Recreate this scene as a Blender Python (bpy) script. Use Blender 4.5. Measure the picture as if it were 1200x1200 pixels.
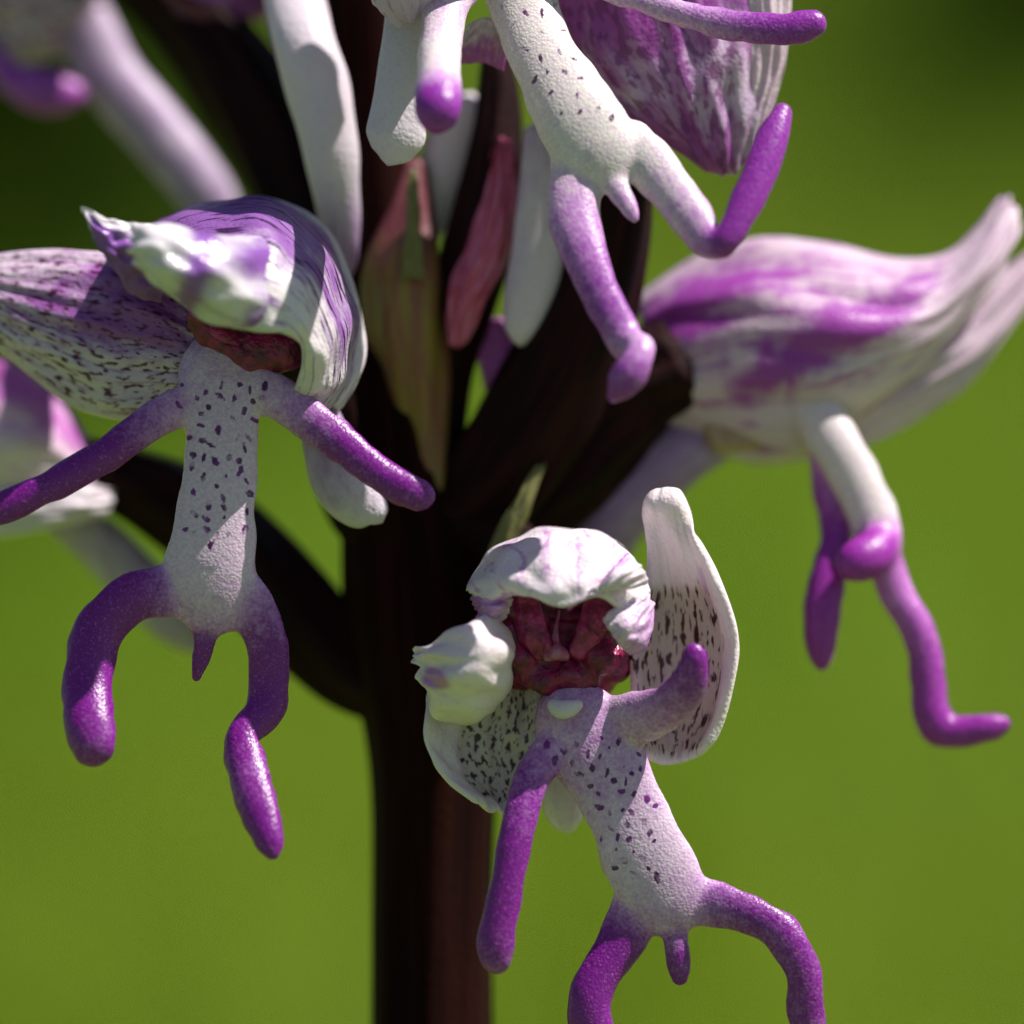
import bpy, bmesh, math, random
import numpy as np
from mathutils import Vector, Matrix

random.seed(7)
rng = np.random.default_rng(11)
for o in list(bpy.data.objects):
    bpy.data.objects.remove(o, do_unlink=True)
scene = bpy.context.scene
COL = scene.collection

# ------------------------------------------------------------------ camera, sky, sun, exposure
S = 0.000025                    # metres per unit of the working drawing (1200 units = 30 mm)
D = 0.25                        # camera to the plane of the flowers
PITCH = math.radians(10)
O = np.array([0.0, 0.0, 0.32])
FWD = np.array([0.0, math.cos(PITCH), -math.sin(PITCH)])
UP = np.array([0.0, math.sin(PITCH), math.cos(PITCH)])
RIGHT = np.array([1.0, 0.0, 0.0])

cam_d = bpy.data.cameras.new('camera')
cam = bpy.data.objects.new('camera', cam_d)
COL.objects.link(cam)
cam.location = Vector(O - FWD * D)
cam.rotation_euler = (math.pi / 2 - PITCH, 0, 0)
cam_d.sensor_width = 36
cam_d.lens = 36 * D / (1200 * S)
cam_d.clip_start = 0.01
cam_d.clip_end = 2000
cam_d.dof.use_dof = True
cam_d.dof.focus_distance = D - 15 * S
cam_d.dof.aperture_fstop = 23
scene.camera = cam

SUN_TO = Vector((0.54, 0.04, 0.84)).normalized()      # towards the sun
world = bpy.data.worlds.new('World')
scene.world = world
world.use_nodes = True
wn = world.node_tree
bg = wn.nodes['Background']
sky = wn.nodes.new('ShaderNodeTexSky')
sky.sky_type = 'NISHITA'
sky.sun_disc = False
sky.sun_elevation = math.asin(SUN_TO.z)
sky.sun_rotation = math.atan2(SUN_TO.x, SUN_TO.y)
wn.links.new(sky.outputs[0], bg.inputs[0])
bg.inputs[1].default_value = 0.05
sun_d = bpy.data.lights.new('sun', 'SUN')
sun_d.energy = 5.0
sun_d.angle = math.radians(0.5)
sun_d.color = (1.0, 0.96, 0.89)
sun = bpy.data.objects.new('sun', sun_d)
COL.objects.link(sun)
sun.rotation_euler = SUN_TO.to_track_quat('Z', 'Y').to_euler()
sun.location = (1, -1, 3)
scene.view_settings.view_transform = 'Standard'
scene.view_settings.look = 'None'
scene.view_settings.exposure = 0.7
scene.view_settings.gamma = 1.0
scene.view_settings.use_curve_mapping = False
scene.render.engine = 'CYCLES'
scene.cycles.max_bounces = 6
scene.cycles.diffuse_bounces = 3
scene.cycles.glossy_bounces = 2
scene.cycles.transmission_bounces = 3

# ------------------------------------------------------------------ helpers
WLOC = {}

def P(a):
    """drawing units (right, down, depth) -> world metres"""
    a = np.asarray(a, float)
    y = a[..., 2:3] * S
    k = S * (D + y) / D
    x = (a[..., 0:1] - 600) * k
    z = -(a[..., 1:2] - 600) * k
    return O + x * RIGHT + z * UP + y * FWD

def link(name, me, parent, loc):
    o = bpy.data.objects.new(name, me)
    COL.objects.link(o)
    WLOC[o] = np.array(loc, float)
    if parent is not None:
        o.parent = parent
        o.location = Vector(loc - WLOC[parent])
    else:
        o.location = Vector(loc)
    return o

def empty(name, loc, parent=None):
    o = link(name, None, parent, np.array(loc, float))
    o.empty_display_size = 0.005
    return o

def mk(name, verts, faces, mat, parent, attrs=None, normals=None, recalc=True, smooth=True):
    verts = np.asarray(verts, float)
    c = (verts.min(0) + verts.max(0)) / 2
    me = bpy.data.meshes.new(name)
    me.from_pydata((verts - c).tolist(), [], faces if isinstance(faces, list) else faces.tolist())
    if recalc:
        bm = bmesh.new(); bm.from_mesh(me)
        bmesh.ops.recalc_face_normals(bm, faces=bm.faces)
        bm.to_mesh(me); bm.free()
    if attrs:
        for k, v in attrs.items():
            at = me.attributes.new(k, 'FLOAT', 'POINT')
            at.data.foreach_set('value', np.asarray(v, np.float32))
    if smooth:
        me.polygons.foreach_set('use_smooth', [True] * len(me.polygons))
    if normals is not None:
        me.normals_split_custom_set_from_vertices([tuple(n) for n in normals])
    me.materials.append(mat)
    me.update()
    return link(name, me, parent, c)

def cr(ctrl, n, axis=0):
    """Catmull-Rom resampling along an axis"""
    c = np.moveaxis(np.asarray(ctrl, float), axis, 0)
    m = c.shape[0]
    if m == 2:
        ext = np.concatenate([[2 * c[0] - c[1]], c, [2 * c[1] - c[0]]])
    else:
        ext = np.concatenate([[2 * c[0] - c[1]], c, [2 * c[-1] - c[-2]]])
    t = np.linspace(0, m - 1, n)
    i = np.minimum(t.astype(int), m - 2)
    f = (t - i).reshape((-1,) + (1,) * (c.ndim - 1))
    p0, p1, p2, p3 = ext[i], ext[i + 1], ext[i + 2], ext[i + 3]
    r = 0.5 * (2 * p1 + (p2 - p0) * f + (2 * p0 - 5 * p1 + 4 * p2 - p3) * f ** 2 + (3 * p1 - p0 - 3 * p2 + p3) * f ** 3)
    return np.moveaxis(r, 0, axis)

def snoise(seed, n=6, lo=1.0, hi=4.0):
    r = np.random.default_rng(seed)
    K = [(r.uniform(lo, hi) * r.choice([-1, 1]), r.uniform(lo, hi), r.uniform(0, 6.28), r.uniform(.5, 1)) for _ in range(n)]
    return lambda u, v: sum(w * np.sin(2 * math.pi * (a * u + b * v) + p) for a, b, p, w in K) / n

def sheet(name, ctrl, mat, parent, thick=7, pig=None, dark=None, ribs=5, ribamp=1.2, wav=4.0, seed=1, nu=90, nv=60, rag=1.6, swap=False):
    """a petal: control rows from its base to its tip, points across it; closed, with rounded rim"""
    g = cr(cr(ctrl, nu, 0), nv, 1)
    u, v = np.meshgrid(np.linspace(0, 1, nu), np.linspace(0, 1, nv), indexing='ij')
    du = np.gradient(g, axis=0); dv = np.gradient(g, axis=1)
    n = np.cross(du, dv)
    n /= np.linalg.norm(n, axis=2, keepdims=True) + 1e-9
    if n[..., 2].mean() > 0: n = -n                       # n faces the viewer's side
    ns = snoise(seed); nf = snoise(seed + 50, 9, 3, 9)
    disp = wav * ns(u, v) + ribamp * np.sin(2 * math.pi * ribs * v + 2.2 * ns(v, u)) * np.sin(np.pi * np.clip(v, 0, 1)) ** .4
    # ragged rim
    e = rag * nf(u, v)
    g = g + n * disp[..., None]
    wdir = dv / (np.linalg.norm(dv, axis=2, keepdims=True) + 1e-9)
    g = g + wdir * (e * (np.abs(2 * v - 1) ** 6) * np.sign(2 * v - 1))[..., None]
    ru = np.clip(np.minimum(u * (nu - 1) / 5.0, (1 - u) * (nu - 1) / 5.0), 0, 1)
    rv = np.clip(np.minimum(v * (nv - 1) / 5.0, (1 - v) * (nv - 1) / 5.0), 0, 1)
    prof = np.sqrt(1 - (1 - np.minimum(ru, rv)) ** 2)
    th = thick * .5 * prof
    front = g + n * th[..., None]
    back = g - n * th[..., None]
    F = front.reshape(-1, 3); B = back.reshape(-1, 3)
    idx = np.arange(nu * nv).reshape(nu, nv)
    border = np.zeros((nu, nv), bool); border[0] = border[-1] = True; border[:, 0] = border[:, -1] = True
    bidx = np.full(nu * nv, -1); inner = ~border.ravel()
    bidx[inner] = nu * nv + np.arange(inner.sum())
    bidx[~inner] = np.arange(nu * nv)[~inner]
    verts = np.concatenate([F, B[inner]])
    q = np.stack([idx[:-1, :-1], idx[1:, :-1], idx[1:, 1:], idx[:-1, 1:]], -1).reshape(-1, 4)
    qb = bidx[q][:, ::-1]
    faces = np.concatenate([q, qb])
    uf, vf = u.ravel(), v.ravel()
    pg = (pig(u, v) if pig else u * 0).ravel() if not np.isscalar(pig) else np.full(uf.shape, pig)
    dk = (dark(u, v) if dark else u * 0).ravel() if not np.isscalar(dark) else np.full(uf.shape, dark)
    dk = dk.reshape(nu, nv).astype(float)
    for _ in range(14):
        q_ = np.pad(dk, 1, mode='edge'); dk = (q_[:-2, 1:-1] + q_[2:, 1:-1] + q_[1:-1, :-2] + q_[1:-1, 2:] + dk) / 5
    dk = (dk + .28 * nf(u, v) * (dk > .02)).ravel()
    A = {k: np.concatenate([a, a[inner]]) for k, a in (('uu', vf if swap else uf), ('vv', uf if swap else vf), ('pig', pg), ('dark', dk))}
    return mk(name, P(verts), faces, mat, parent, A)

def tube(name, pts, mat, parent, ribs=0, ribamp=0.0, twist=0.0, n=60, m=28, flat=1.0, pig=0.0, lump=0.03, seed=3):
    """a stalk: points (right, down, depth, radius)"""
    c = cr(pts, n)
    ctr, r = c[:, :3], np.maximum(c[:, 3], .5)
    t = np.gradient(ctr, axis=0); t /= np.linalg.norm(t, axis=1, keepdims=True)
    ref = np.array([0, 0, -1.0])
    b = np.cross(t, ref); bl = np.linalg.norm(b, axis=1, keepdims=True)
    b = np.where(bl > .05, b / (bl + 1e-9), np.array([1.0, 0, 0])); a = np.cross(b, t)
    ang = np.linspace(0, 2 * math.pi, m, endpoint=False)
    u = np.linspace(0, 1, n)
    ns = snoise(seed, 7, 1, 3)
    R = r[:, None] * (1 + ribamp * np.cos(ribs * (ang[None] + twist * u[:, None])) + lump * ns(u[:, None] * 2, np.cos(ang)[None] * .2))
    ring = ctr[:, None] + R[..., None] * (np.cos(ang)[None, :, None] * b[:, None] + flat * np.sin(ang)[None, :, None] * a[:, None])
    V = [ctr[0] - t[0] * r[0] * .5, ctr[-1] + t[-1] * r[-1] * .5]
    verts = np.concatenate([ring.reshape(-1, 3), V])
    idx = np.arange(n * m).reshape(n, m)
    nx = np.roll(idx, -1, 1)
    q = np.stack([idx[:-1], nx[:-1], nx[1:], idx[1:]], -1).reshape(-1, 4).tolist()
    for j in range(m):
        q.append([n * m, nx[0, j], idx[0, j]]); q.append([n * m + 1, idx[-1, j], nx[-1, j]])
    uu = np.concatenate([np.repeat(u, m), [0, 1]]); vv = np.concatenate([np.tile(ang / 6.2832, n), [0, 0]])
    pg = pig(uu) if callable(pig) else np.full(uu.shape, pig)
    return mk(name, P(verts), q, mat, parent, {'uu': uu, 'vv': vv, 'pig': pg, 'dark': uu * 0})

def nets(F, org, h):
    """surface of F = 0 as quads"""
    s = F < 0
    nx, ny, nz = F.shape
    cs = np.zeros((nx - 1, ny - 1, nz - 1), np.int8)
    for i in (0, 1):
        for j in (0, 1):
            for k in (0, 1):
                cs += s[i:nx - 1 + i, j:ny - 1 + j, k:nz - 1 + k]
    act = (cs > 0) & (cs < 8)
    ids = np.full(act.shape, -1, np.int64)
    c = np.argwhere(act)
    ids[act] = np.arange(len(c))
    acc = np.zeros((len(c), 3)); cnt = np.zeros(len(c))
    corners = [(i, j, k) for i in (0, 1) for j in (0, 1) for k in (0, 1)]
    for ax in range(3):
        for co in corners:
            if co[ax]: continue
            a = c + np.array(co); b = a.copy(); b[:, ax] += 1
            fa = F[a[:, 0], a[:, 1], a[:, 2]]; fb = F[b[:, 0], b[:, 1], b[:, 2]]
            m = (fa < 0) != (fb < 0)
            t = fa[m] / (fa[m] - fb[m])
            p = a[m].astype(float); p[:, ax] += t
            acc[m] += p; cnt[m] += 1
    V = acc / cnt[:, None]
    Q = []
    for ax in range(3):
        a1, a2 = [(1, 2), (2, 0), (0, 1)][ax]
        sl0 = [slice(None)] * 3; sl1 = [slice(None)] * 3
        sl0[ax] = slice(0, -1); sl1[ax] = slice(1, None)
        x = s[tuple(sl0)] != s[tuple(sl1)]
        e = np.argwhere(x)
        e = e[(e[:, a1] > 0) & (e[:, a2] > 0) & (e[:, a1] < F.shape[a1] - 1) & (e[:, a2] < F.shape[a2] - 1)]
        fl = s[e[:, 0], e[:, 1], e[:, 2]]
        def cell(o1, o2):
            q = e.copy(); q[:, a1] -= o1; q[:, a2] -= o2
            return ids[q[:, 0], q[:, 1], q[:, 2]]
        q = np.stack([cell(1, 1), cell(0, 1), cell(0, 0), cell(1, 0)], -1)
        q[~fl] = q[~fl][:, ::-1]
        Q.append(q)
    return V * h + org, np.concatenate(Q)

def relax(V, Q, it=4, lam=.5):
    e = np.concatenate([Q[:, [0, 1]], Q[:, [1, 2]], Q[:, [2, 3]], Q[:, [3, 0]]])
    e = np.concatenate([e, e[:, ::-1]])
    deg = np.bincount(e[:, 0], minlength=len(V))[:, None]
    for _ in range(it):
        s = np.stack([np.bincount(e[:, 0], V[e[:, 1], k], len(V)) for k in range(3)], -1) / deg
        V = V + lam * (s - V)
    return V

def segs_of(lobes, n=7):
    out = []
    for li, (nm, pts, flat) in enumerate(lobes):
        c = cr(pts, max(2, (len(pts) - 1) * 3 + 1))
        base = lobes[0][2] if li else flat
        for j, (a, b) in enumerate(zip(c[:-1], c[1:])):
            out.append((li, a, b, base + (flat - base) * min(1.0, 2.4 * j / len(c))))
    return out

def sdseg(X, Y, Z, a, b, fl):
    d = b[:3] - a[:3]
    dz = d[2] / fl
    L = d[0] ** 2 + d[1] ** 2 + dz ** 2 + 1e-9
    px, py, pz = X - a[0], Y - a[1], (Z - a[2]) / fl
    t = np.clip((px * d[0] + py * d[1] + pz * dz) / L, 0, 1)
    r = a[3] + (b[3] - a[3]) * t
    return np.sqrt((px - t * d[0]) ** 2 + (py - t * d[1]) ** 2 + (pz - t * dz) ** 2) - r, t

def sculpt(lobes, h=3.0, k=12.0, smooth=3, lump=1.0, seed=2):
    """one continuous fleshy body from tapered lobes; returns vertices, quads, lobe id, pigment, normals"""
    sg = segs_of(lobes)
    al = np.array([np.r_[a[:3], a[3]] for _, a, b, f in sg] + [np.r_[b[:3], b[3]] for _, a, b, f in sg])
    lo = (al[:, :3] - al[:, 3:4]).min(0) - 4 * h
    hi = (al[:, :3] + al[:, 3:4]).max(0) + 4 * h
    n = np.ceil((hi - lo) / h).astype(int) + 1
    F = np.full(n, 60.0, np.float32)
    ax = [lo[i] + h * np.arange(n[i]) for i in range(3)]
    for li, a, b, fl in sg:
        R = max(a[3], b[3]) + k + 2 * h + 8
        i0 = np.maximum(((np.minimum(a[:3], b[:3]) - R - lo) / h).astype(int), 0)
        i1 = np.minimum(((np.maximum(a[:3], b[:3]) + R - lo) / h).astype(int) + 2, n)
        sl = tuple(slice(i0[q], i1[q]) for q in range(3))
        X, Y, Z = np.meshgrid(*[ax[q][sl[q]] for q in range(3)], indexing='ij', sparse=True)
        d, _ = sdseg(X, Y, Z, a, b, fl)
        f = F[sl]
        hh = np.maximum(k - np.abs(d - f), 0) / k
        F[sl] = np.minimum(d, f) - hh * hh * k * .25 * .5
    V, Q = nets(F, lo, h)
    V = relax(V, Q, smooth)
    # lobe membership and pigment
    W = np.zeros(len(V)); PG = np.zeros(len(V)); best = np.full(len(V), 1e9); lid = np.zeros(len(V), int)
    for li, a, b, fl in sg:
        d, t = sdseg(V[:, 0], V[:, 1], V[:, 2], a, b, fl)
        w = np.exp(-np.maximum(d, -6) / 5.0)
        pgv = a[4] + (b[4] - a[4]) * t if len(a) > 4 else 0
        W += w; PG += w * pgv
        m = d < best
        best[m] = d[m]; lid[m] = li
    PG /= W
    # outward normals
    fn = np.cross(V[Q[:, 2]] - V[Q[:, 0]], V[Q[:, 3]] - V[Q[:, 1]])
    N = np.zeros_like(V)
    for j in range(4):
        for c in range(3): N[:, c] += np.bincount(Q[:, j], fn[:, c], len(V))
    N /= np.linalg.norm(N, axis=1, keepdims=True) + 1e-9
    if np.sum(N * (V - V.mean(0))) < 0: N = -N; Q = Q[:, ::-1]
    # gentle unevenness of living tissue
    r = np.random.default_rng(seed)
    for _ in range(14):
        kv = r.normal(size=3); kv *= (2 * math.pi / r.uniform(22, 70)) / np.linalg.norm(kv)
        V = V + N * (lump * .35 * np.sin(V @ kv + r.uniform(0, 6.28)))[:, None]
    return V, Q, lid, PG, N

def lip(lobes, parent, mat, spots=(), h=3.0, k=12.0, seed=2, lump=1.0):
    """the lip: one continuous body, cut into its torso and lobes without a visible seam"""
    slim = []
    for i, (nm, pts, fl) in enumerate(lobes):
        w = .95 if nm == 'lip' else .87
        slim.append((nm, [(p[0], p[1], p[2], p[3] * w) + tuple(p[4:]) for p in pts], fl * (.85 if nm == 'lip' else .8)))
    lobes = slim
    V, Q, lid, PG, N = sculpt(lobes, h, k, seed=seed, lump=lump)
    sp = np.full(len(V), -1.0)
    for (x, y, ra, rb, an) in spots:
        dx, dy = V[:, 0] - x, V[:, 1] - y
        ca, sa = math.cos(an), math.sin(an)
        e = np.sqrt(((dx * ca + dy * sa) / ra) ** 2 + ((-dx * sa + dy * ca) / rb) ** 2)
        m = N[:, 2] < .15
        sp = np.where(m, np.maximum(sp, 1 - e), sp)
    W = P(V)
    NW = N[:, 0:1] * RIGHT - N[:, 1:2] * UP + N[:, 2:3] * FWD
    names = [l[0] for l in lobes]
    fl = np.median(lid[Q], axis=1).round().astype(int)
    # group lobes of one name instance together: an id per entry
    objs = []
    for li in range(len(lobes)):
        key = li
        m = np.array([fl == key])[0]
        if not m.any(): continue
        q = Q[m]
        used, inv = np.unique(q, return_inverse=True)
        objs.append(mk(names[li], W[used], inv.reshape(q.shape), mat, parent,
                       {'pig': PG[used], 'spot': sp[used]}, normals=NW[used], recalc=False))
    return objs

# ------------------------------------------------------------------ materials
class NT:
    def __init__(self, name):
        self.m = bpy.data.materials.new(name); self.m.use_nodes = True
        self.t = self.m.node_tree; self.n = self.t.nodes
        self.p = self.n['Principled BSDF']; self.out = self.n['Material Output']
    def node(self, ty, **kw):
        x = self.n.new(ty)
        for k, v in kw.items():
            if k.startswith('i_'):
                kk = k[2:]; x.inputs[int(kk) if kk.isdigit() else kk].default_value = v
            else: setattr(x, k, v)
        return x
    def lk(self, a, b): self.t.links.new(a, b)
    def attr(self, name): return self.node('ShaderNodeAttribute', attribute_name=name).outputs['Fac']
    def math(self, op, a, b=None, clamp=False):
        x = self.node('ShaderNodeMath', operation=op, use_clamp=clamp)
        for i, q in enumerate((a, b)):
            if q is None: continue
            if isinstance(q, (int, float)): x.inputs[i].default_value = q
            else: self.lk(q, x.inputs[i])
        return x.outputs[0]
    def mix(self, f, a, b):
        x = self.node('ShaderNodeMix', data_type='RGBA')
        for s, q in (('Factor', f), ('A', a), ('B', b)):
            sock = [i for i in x.inputs if i.name == s and (i.type == ('VALUE' if s == 'Factor' else 'RGBA'))][0]
            if isinstance(q, (int, float)): sock.default_value = q
            elif isinstance(q, tuple): sock.default_value = (*q, 1)
            else: self.lk(q, sock)
        return [o for o in x.outputs if o.type == 'RGBA'][0]
    def ramp(self, f, lo, hi):
        x = self.node('ShaderNodeMapRange', interpolation_type='SMOOTHSTEP'); x.inputs[1].default_value = lo; x.inputs[2].default_value = hi
        self.lk(f, x.inputs[0]); return x.outputs[0]
    def obj(self): return self.node('ShaderNodeTexCoord').outputs['Object']
    def noise(self, vec, scale, detail=3, rough=.5):
        x = self.node('ShaderNodeTexNoise'); x.inputs['Scale'].default_value = scale
        x.inputs['Detail'].default_value = detail; x.inputs['Roughness'].default_value = rough
        self.lk(vec, x.inputs['Vector']); return x.outputs['Fac']
    def voro(self, vec, scale, feature='F1'):
        x = self.node('ShaderNodeTexVoronoi', feature=feature); x.inputs['Scale'].default_value = scale
        self.lk(vec, x.inputs['Vector']); return x.outputs['Distance']
    def bump(self, h, strength, dist):
        x = self.node('ShaderNodeBump'); x.inputs['Strength'].default_value = strength; x.inputs['Distance'].default_value = dist
        self.lk(h, x.inputs['Height']); self.lk(x.outputs[0], self.p.inputs['Normal'])
    def uv(self, a, b):
        x = self.node('ShaderNodeCombineXYZ')
        self.lk(self.math('MULTIPLY', self.attr('uu'), a), x.inputs[0]); self.lk(self.math('MULTIPLY', self.attr('vv'), b), x.inputs[1])
        return x.outputs[0]

def lip_mat(name, white, mid, purple, spotc, spotcut=0.12, rough=.33, bump=.34):
    t = NT(name); ob = t.obj()
    nz = t.noise(ob, 2600, 4)
    nz2 = t.noise(ob, 9000, 3, .6)
    pg = t.math('ADD', t.attr('pig'), t.math('MULTIPLY', t.math('SUBTRACT', nz, .5), .45))
    pg = t.math('ADD', pg, t.math('MULTIPLY', t.math('SUBTRACT', nz2, .5), .7))
    a = t.ramp(pg, .02, .55); b = t.ramp(pg, .35, .95)
    c = t.mix(b, t.mix(a, white, mid), purple)
    # darker granules between the pale cell crowns
    wob = t.node('ShaderNodeVectorMath', operation='ADD'); t.lk(ob, wob.inputs[0])
    wn_ = t.node('ShaderNodeTexNoise'); wn_.inputs['Scale'].default_value = 5000; t.lk(ob, wn_.inputs['Vector'])
    ws = t.node('ShaderNodeVectorMath', operation='SCALE'); ws.inputs[3].default_value = .00012; t.lk(wn_.outputs['Color'], ws.inputs[0]); t.lk(ws.outputs[0], wob.inputs[1])
    cell = t.voro(wob.outputs[0], 11000)
    grain = t.noise(ob, 14000, 2, .6)
    c = t.mix(t.math('MULTIPLY', t.ramp(cell, .25, .8), .36), c, t.mix(b, mid, tuple(x * .35 for x in purple)))
    c = t.mix(t.math('MULTIPLY', t.ramp(grain, .56, .74), t.math('MULTIPLY', b, .45)), c, (.60, .26, .62))
    sp = t.math('ADD', t.attr('spot'), t.math('MULTIPLY', t.math('SUBTRACT', t.noise(ob, 7500, 3, .65), .5), 1.3))
    sf = t.math('MULTIPLY', t.ramp(sp, spotcut, spotcut + .25), t.ramp(t.noise(ob, 1900, 2), .30, .52))
    c = t.mix(sf, c, t.mix(t.ramp(t.noise(ob, 1300, 2), .42, .6), spotc, tuple(x * 2.2 + .01 for x in spotc)))
    t.lk(c, t.p.inputs['Base Color'])
    t.p.inputs['Roughness'].default_value = rough
    t.p.inputs['Specular IOR Level'].default_value = .55
    t.p.inputs['Sheen Weight'].default_value = .0
    t.p.inputs['Sheen Roughness'].default_value = .4
    hgt = t.math('ADD', t.math('MULTIPLY', cell, -1.0), t.math('MULTIPLY', nz2, .8))
    t.bump(hgt, bump, .00004)
    tr = t.node('ShaderNodeBsdfTranslucent'); t.lk(c, tr.inputs[0])
    ms = t.node('ShaderNodeMixShader'); ms.inputs[0].default_value = .14
    t.lk(t.p.outputs[0], ms.inputs[1]); t.lk(tr.outputs[0], ms.inputs[2]); t.lk(ms.outputs[0], t.out.inputs[0])
    return t.m

def petal_mat(name, base, pigc, darkc, vein=.5, nveins=9, dash=0.0, du=26, dv=34, rough=.38, transl=.22, mott=.4, cut=.56, tint=None):
    t = NT(name); ob = t.obj()
    n1 = t.noise(t.uv(3.0, 7.0), 1.6, 5, .6)
    n2 = t.noise(ob, 1400, 4, .6)
    fine = t.noise(ob, 8000, 3, .6)
    pg = t.math('ADD', t.attr('pig'), t.math('MULTIPLY', t.math('SUBTRACT', n1, .5), mott * 1.4))
    pg = t.math('ADD', pg, t.math('MULTIPLY', t.math('SUBTRACT', n2, .5), mott))
    pf = t.ramp(pg, .18, .85)
    c = t.mix(pf, base, pigc)
    if tint: c = t.mix(t.math('MULTIPLY', t.ramp(t.attr('dark'), .1, .6), .6), c, tint)
    # veins run from base to tip
    vv = t.math('ADD', t.math('MULTIPLY', t.attr('vv'), nveins), t.math('MULTIPLY', t.math('SUBTRACT', n1, .5), 1.6))
    w = t.math('SINE', t.math('MULTIPLY', vv, 6.2832))
    vs = t.math('MULTIPLY', t.ramp(w, .62, .99), t.ramp(t.noise(t.uv(9, 16), 1.0, 3), .40, .62))
    c = t.mix(t.math('MULTIPLY', vs, vein), c, pigc)
    if dash > 0:
        dn = t.noise(t.uv(du, dv), 1.0, 2, .55)
        dm = t.math('MULTIPLY', t.ramp(dn, cut, cut + .07), t.ramp(t.attr('dark'), .1, .5))
        c = t.mix(t.math('MULTIPLY', dm, dash), c, darkc)
    c = t.mix(t.math('MULTIPLY', t.ramp(fine, .5, .75), .16), c, tuple(x * .55 for x in pigc))
    t.lk(c, t.p.inputs['Base Color'])
    t.p.inputs['Roughness'].default_value = rough
    t.p.inputs['Specular IOR Level'].default_value = .5
    h = t.math('ADD', t.math('MULTIPLY', t.voro(ob, 8000), -.7), t.math('ADD', t.math('MULTIPLY', n2, 1.2), t.math('MULTIPLY', w, .2)))
    t.bump(h, .45, .00005)
    if transl > 0:
        tr = t.node('ShaderNodeBsdfTranslucent'); t.lk(c, tr.inputs[0])
        ms = t.node('ShaderNodeMixShader'); ms.inputs[0].default_value = transl
        t.lk(t.p.outputs[0], ms.inputs[1]); t.lk(tr.outputs[0], ms.inputs[2]); t.lk(ms.outputs[0], t.out.inputs[0])
    return t.m

def flesh_mat(name, c1, c2, rough=.42, scale=1500, bump=.5, streak=False, c3=None, spec=.5):
    t = NT(name); ob = t.obj()
    n = t.noise(t.uv(5, 22), 1.0, 4, .6) if streak else t.noise(ob, scale, 4, .6)
    c = t.mix(t.ramp(n, .36, .66), c1, c2)
    if c3: c = t.mix(t.ramp(t.attr('pig'), .2, .8), c, c3)
    t.lk(c, t.p.inputs['Base Color'])
    t.p.inputs['Roughness'].default_value = rough
    t.p.inputs['Specular IOR Level'].default_value = spec
    t.bump(t.math('ADD', t.noise(ob, 5000, 3), t.math('MULTIPLY', n, 1.5)), bump, .00008)
    return t.m

WHITE = (.80, .76, .74)
M_lip = lip_mat('lip_white_to_purple', (.76, .60, .72), (.52, .24, .56), (.22, .006, .27), (.075, .004, .09))
M_lip_top = lip_mat('lip_cream_to_violet', (.76, .72, .65), (.56, .28, .60), (.29, .025, .37), (.06, .01, .06), rough=.34)
M_lip_right = lip_mat('lip_white_to_magenta', (.78, .72, .68), (.58, .20, .60), (.34, .018, .38), (.2, .01, .2), rough=.36)
M_hood = petal_mat('hood_white_violet_veined', (.78, .71, .73), (.27, .10, .38), (.05, .01, .07), vein=.85, nveins=9, dash=1.0, du=9, dv=34, mott=.7, cut=.55)
M_beak = petal_mat('beak_waxy_white_lilac', (.72, .68, .70), (.27, .10, .42), (.1, .02, .1), vein=.2, nveins=4, rough=.18, mott=.5)
M_dashed = petal_mat('sepal_pale_maroon_dashes', (.74, .59, .70), (.34, .10, .40), (.10, .008, .06), vein=.7, nveins=12, dash=1.0, du=24, dv=40, mott=.9, cut=.54)
M_white = petal_mat('sepal_white_waxy', (.86, .74, .77), (.55, .25, .58), (.06, .012, .015), vein=.25, nveins=7, dash=1.0, du=17, dv=21, rough=.28, mott=.3, cut=.525, tint=(.50, .40, .27))
M_pinkhood = petal_mat('hood_white_rose', (.80, .70, .76), (.46, .13, .52), (.1, .02, .1), vein=.6, nveins=7, mott=.55)
M_mottled = petal_mat('sepal_mottled_violet', (.66, .50, .68), (.36, .07, .38), (.17, .02, .17), vein=.6, nveins=9, dash=.7, du=14, dv=20, mott=.8, cut=.5)
M_side = petal_mat('hood_pink_streaked', (.76, .59, .70), (.38, .06, .42), (.12, .02, .12), vein=.75, nveins=11, mott=.9, transl=.3)
M_pink = petal_mat('petal_soft_pink', (.86, .72, .78), (.50, .12, .48), (.2, .02, .2), vein=.3, nveins=5, mott=.6, transl=.3)
M_spur = petal_mat('spur_pale_lilac', (.74, .64, .72), (.36, .22, .42), (.2, .1, .2), vein=.1, nveins=3, mott=.4, transl=.2)
M_throat = flesh_mat('throat_maroon', (.09, .002, .02), (.29, .008, .085), rough=.3, scale=2200, bump=.8)
M_column = flesh_mat('column_crimson', (.19, .005, .05), (.44, .03, .17), rough=.3, scale=2600, bump=.7)
M_rost = flesh_mat('rostellum_rose', (.30, .05, .13), (.44, .15, .26), rough=.3, scale=3000)
M_stem = flesh_mat('stem_dark_purple_brown', (.008, .0013, .0011), (.020, .0035, .0025), rough=.8, streak=True, bump=.4, spec=.06)
M_ovary = flesh_mat('ovary_dark_maroon', (.007, .0014, .0016), (.022, .0035, .005), rough=.7, streak=True, bump=.4, spec=.1)
M_olive = flesh_mat('ovary_olive_brown', (.24, .17, .02), (.22, .07, .04), rough=.5, streak=True, bump=.4, c3=(.12, .02, .03))
M_bract = flesh_mat('bract_green_papery', (.15, .17, .035), (.20, .16, .07), rough=.5, streak=True)
M_bud = flesh_mat('bud_rose_red', (.42, .03, .09), (.62, .18, .34), rough=.45, streak=True)

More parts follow.
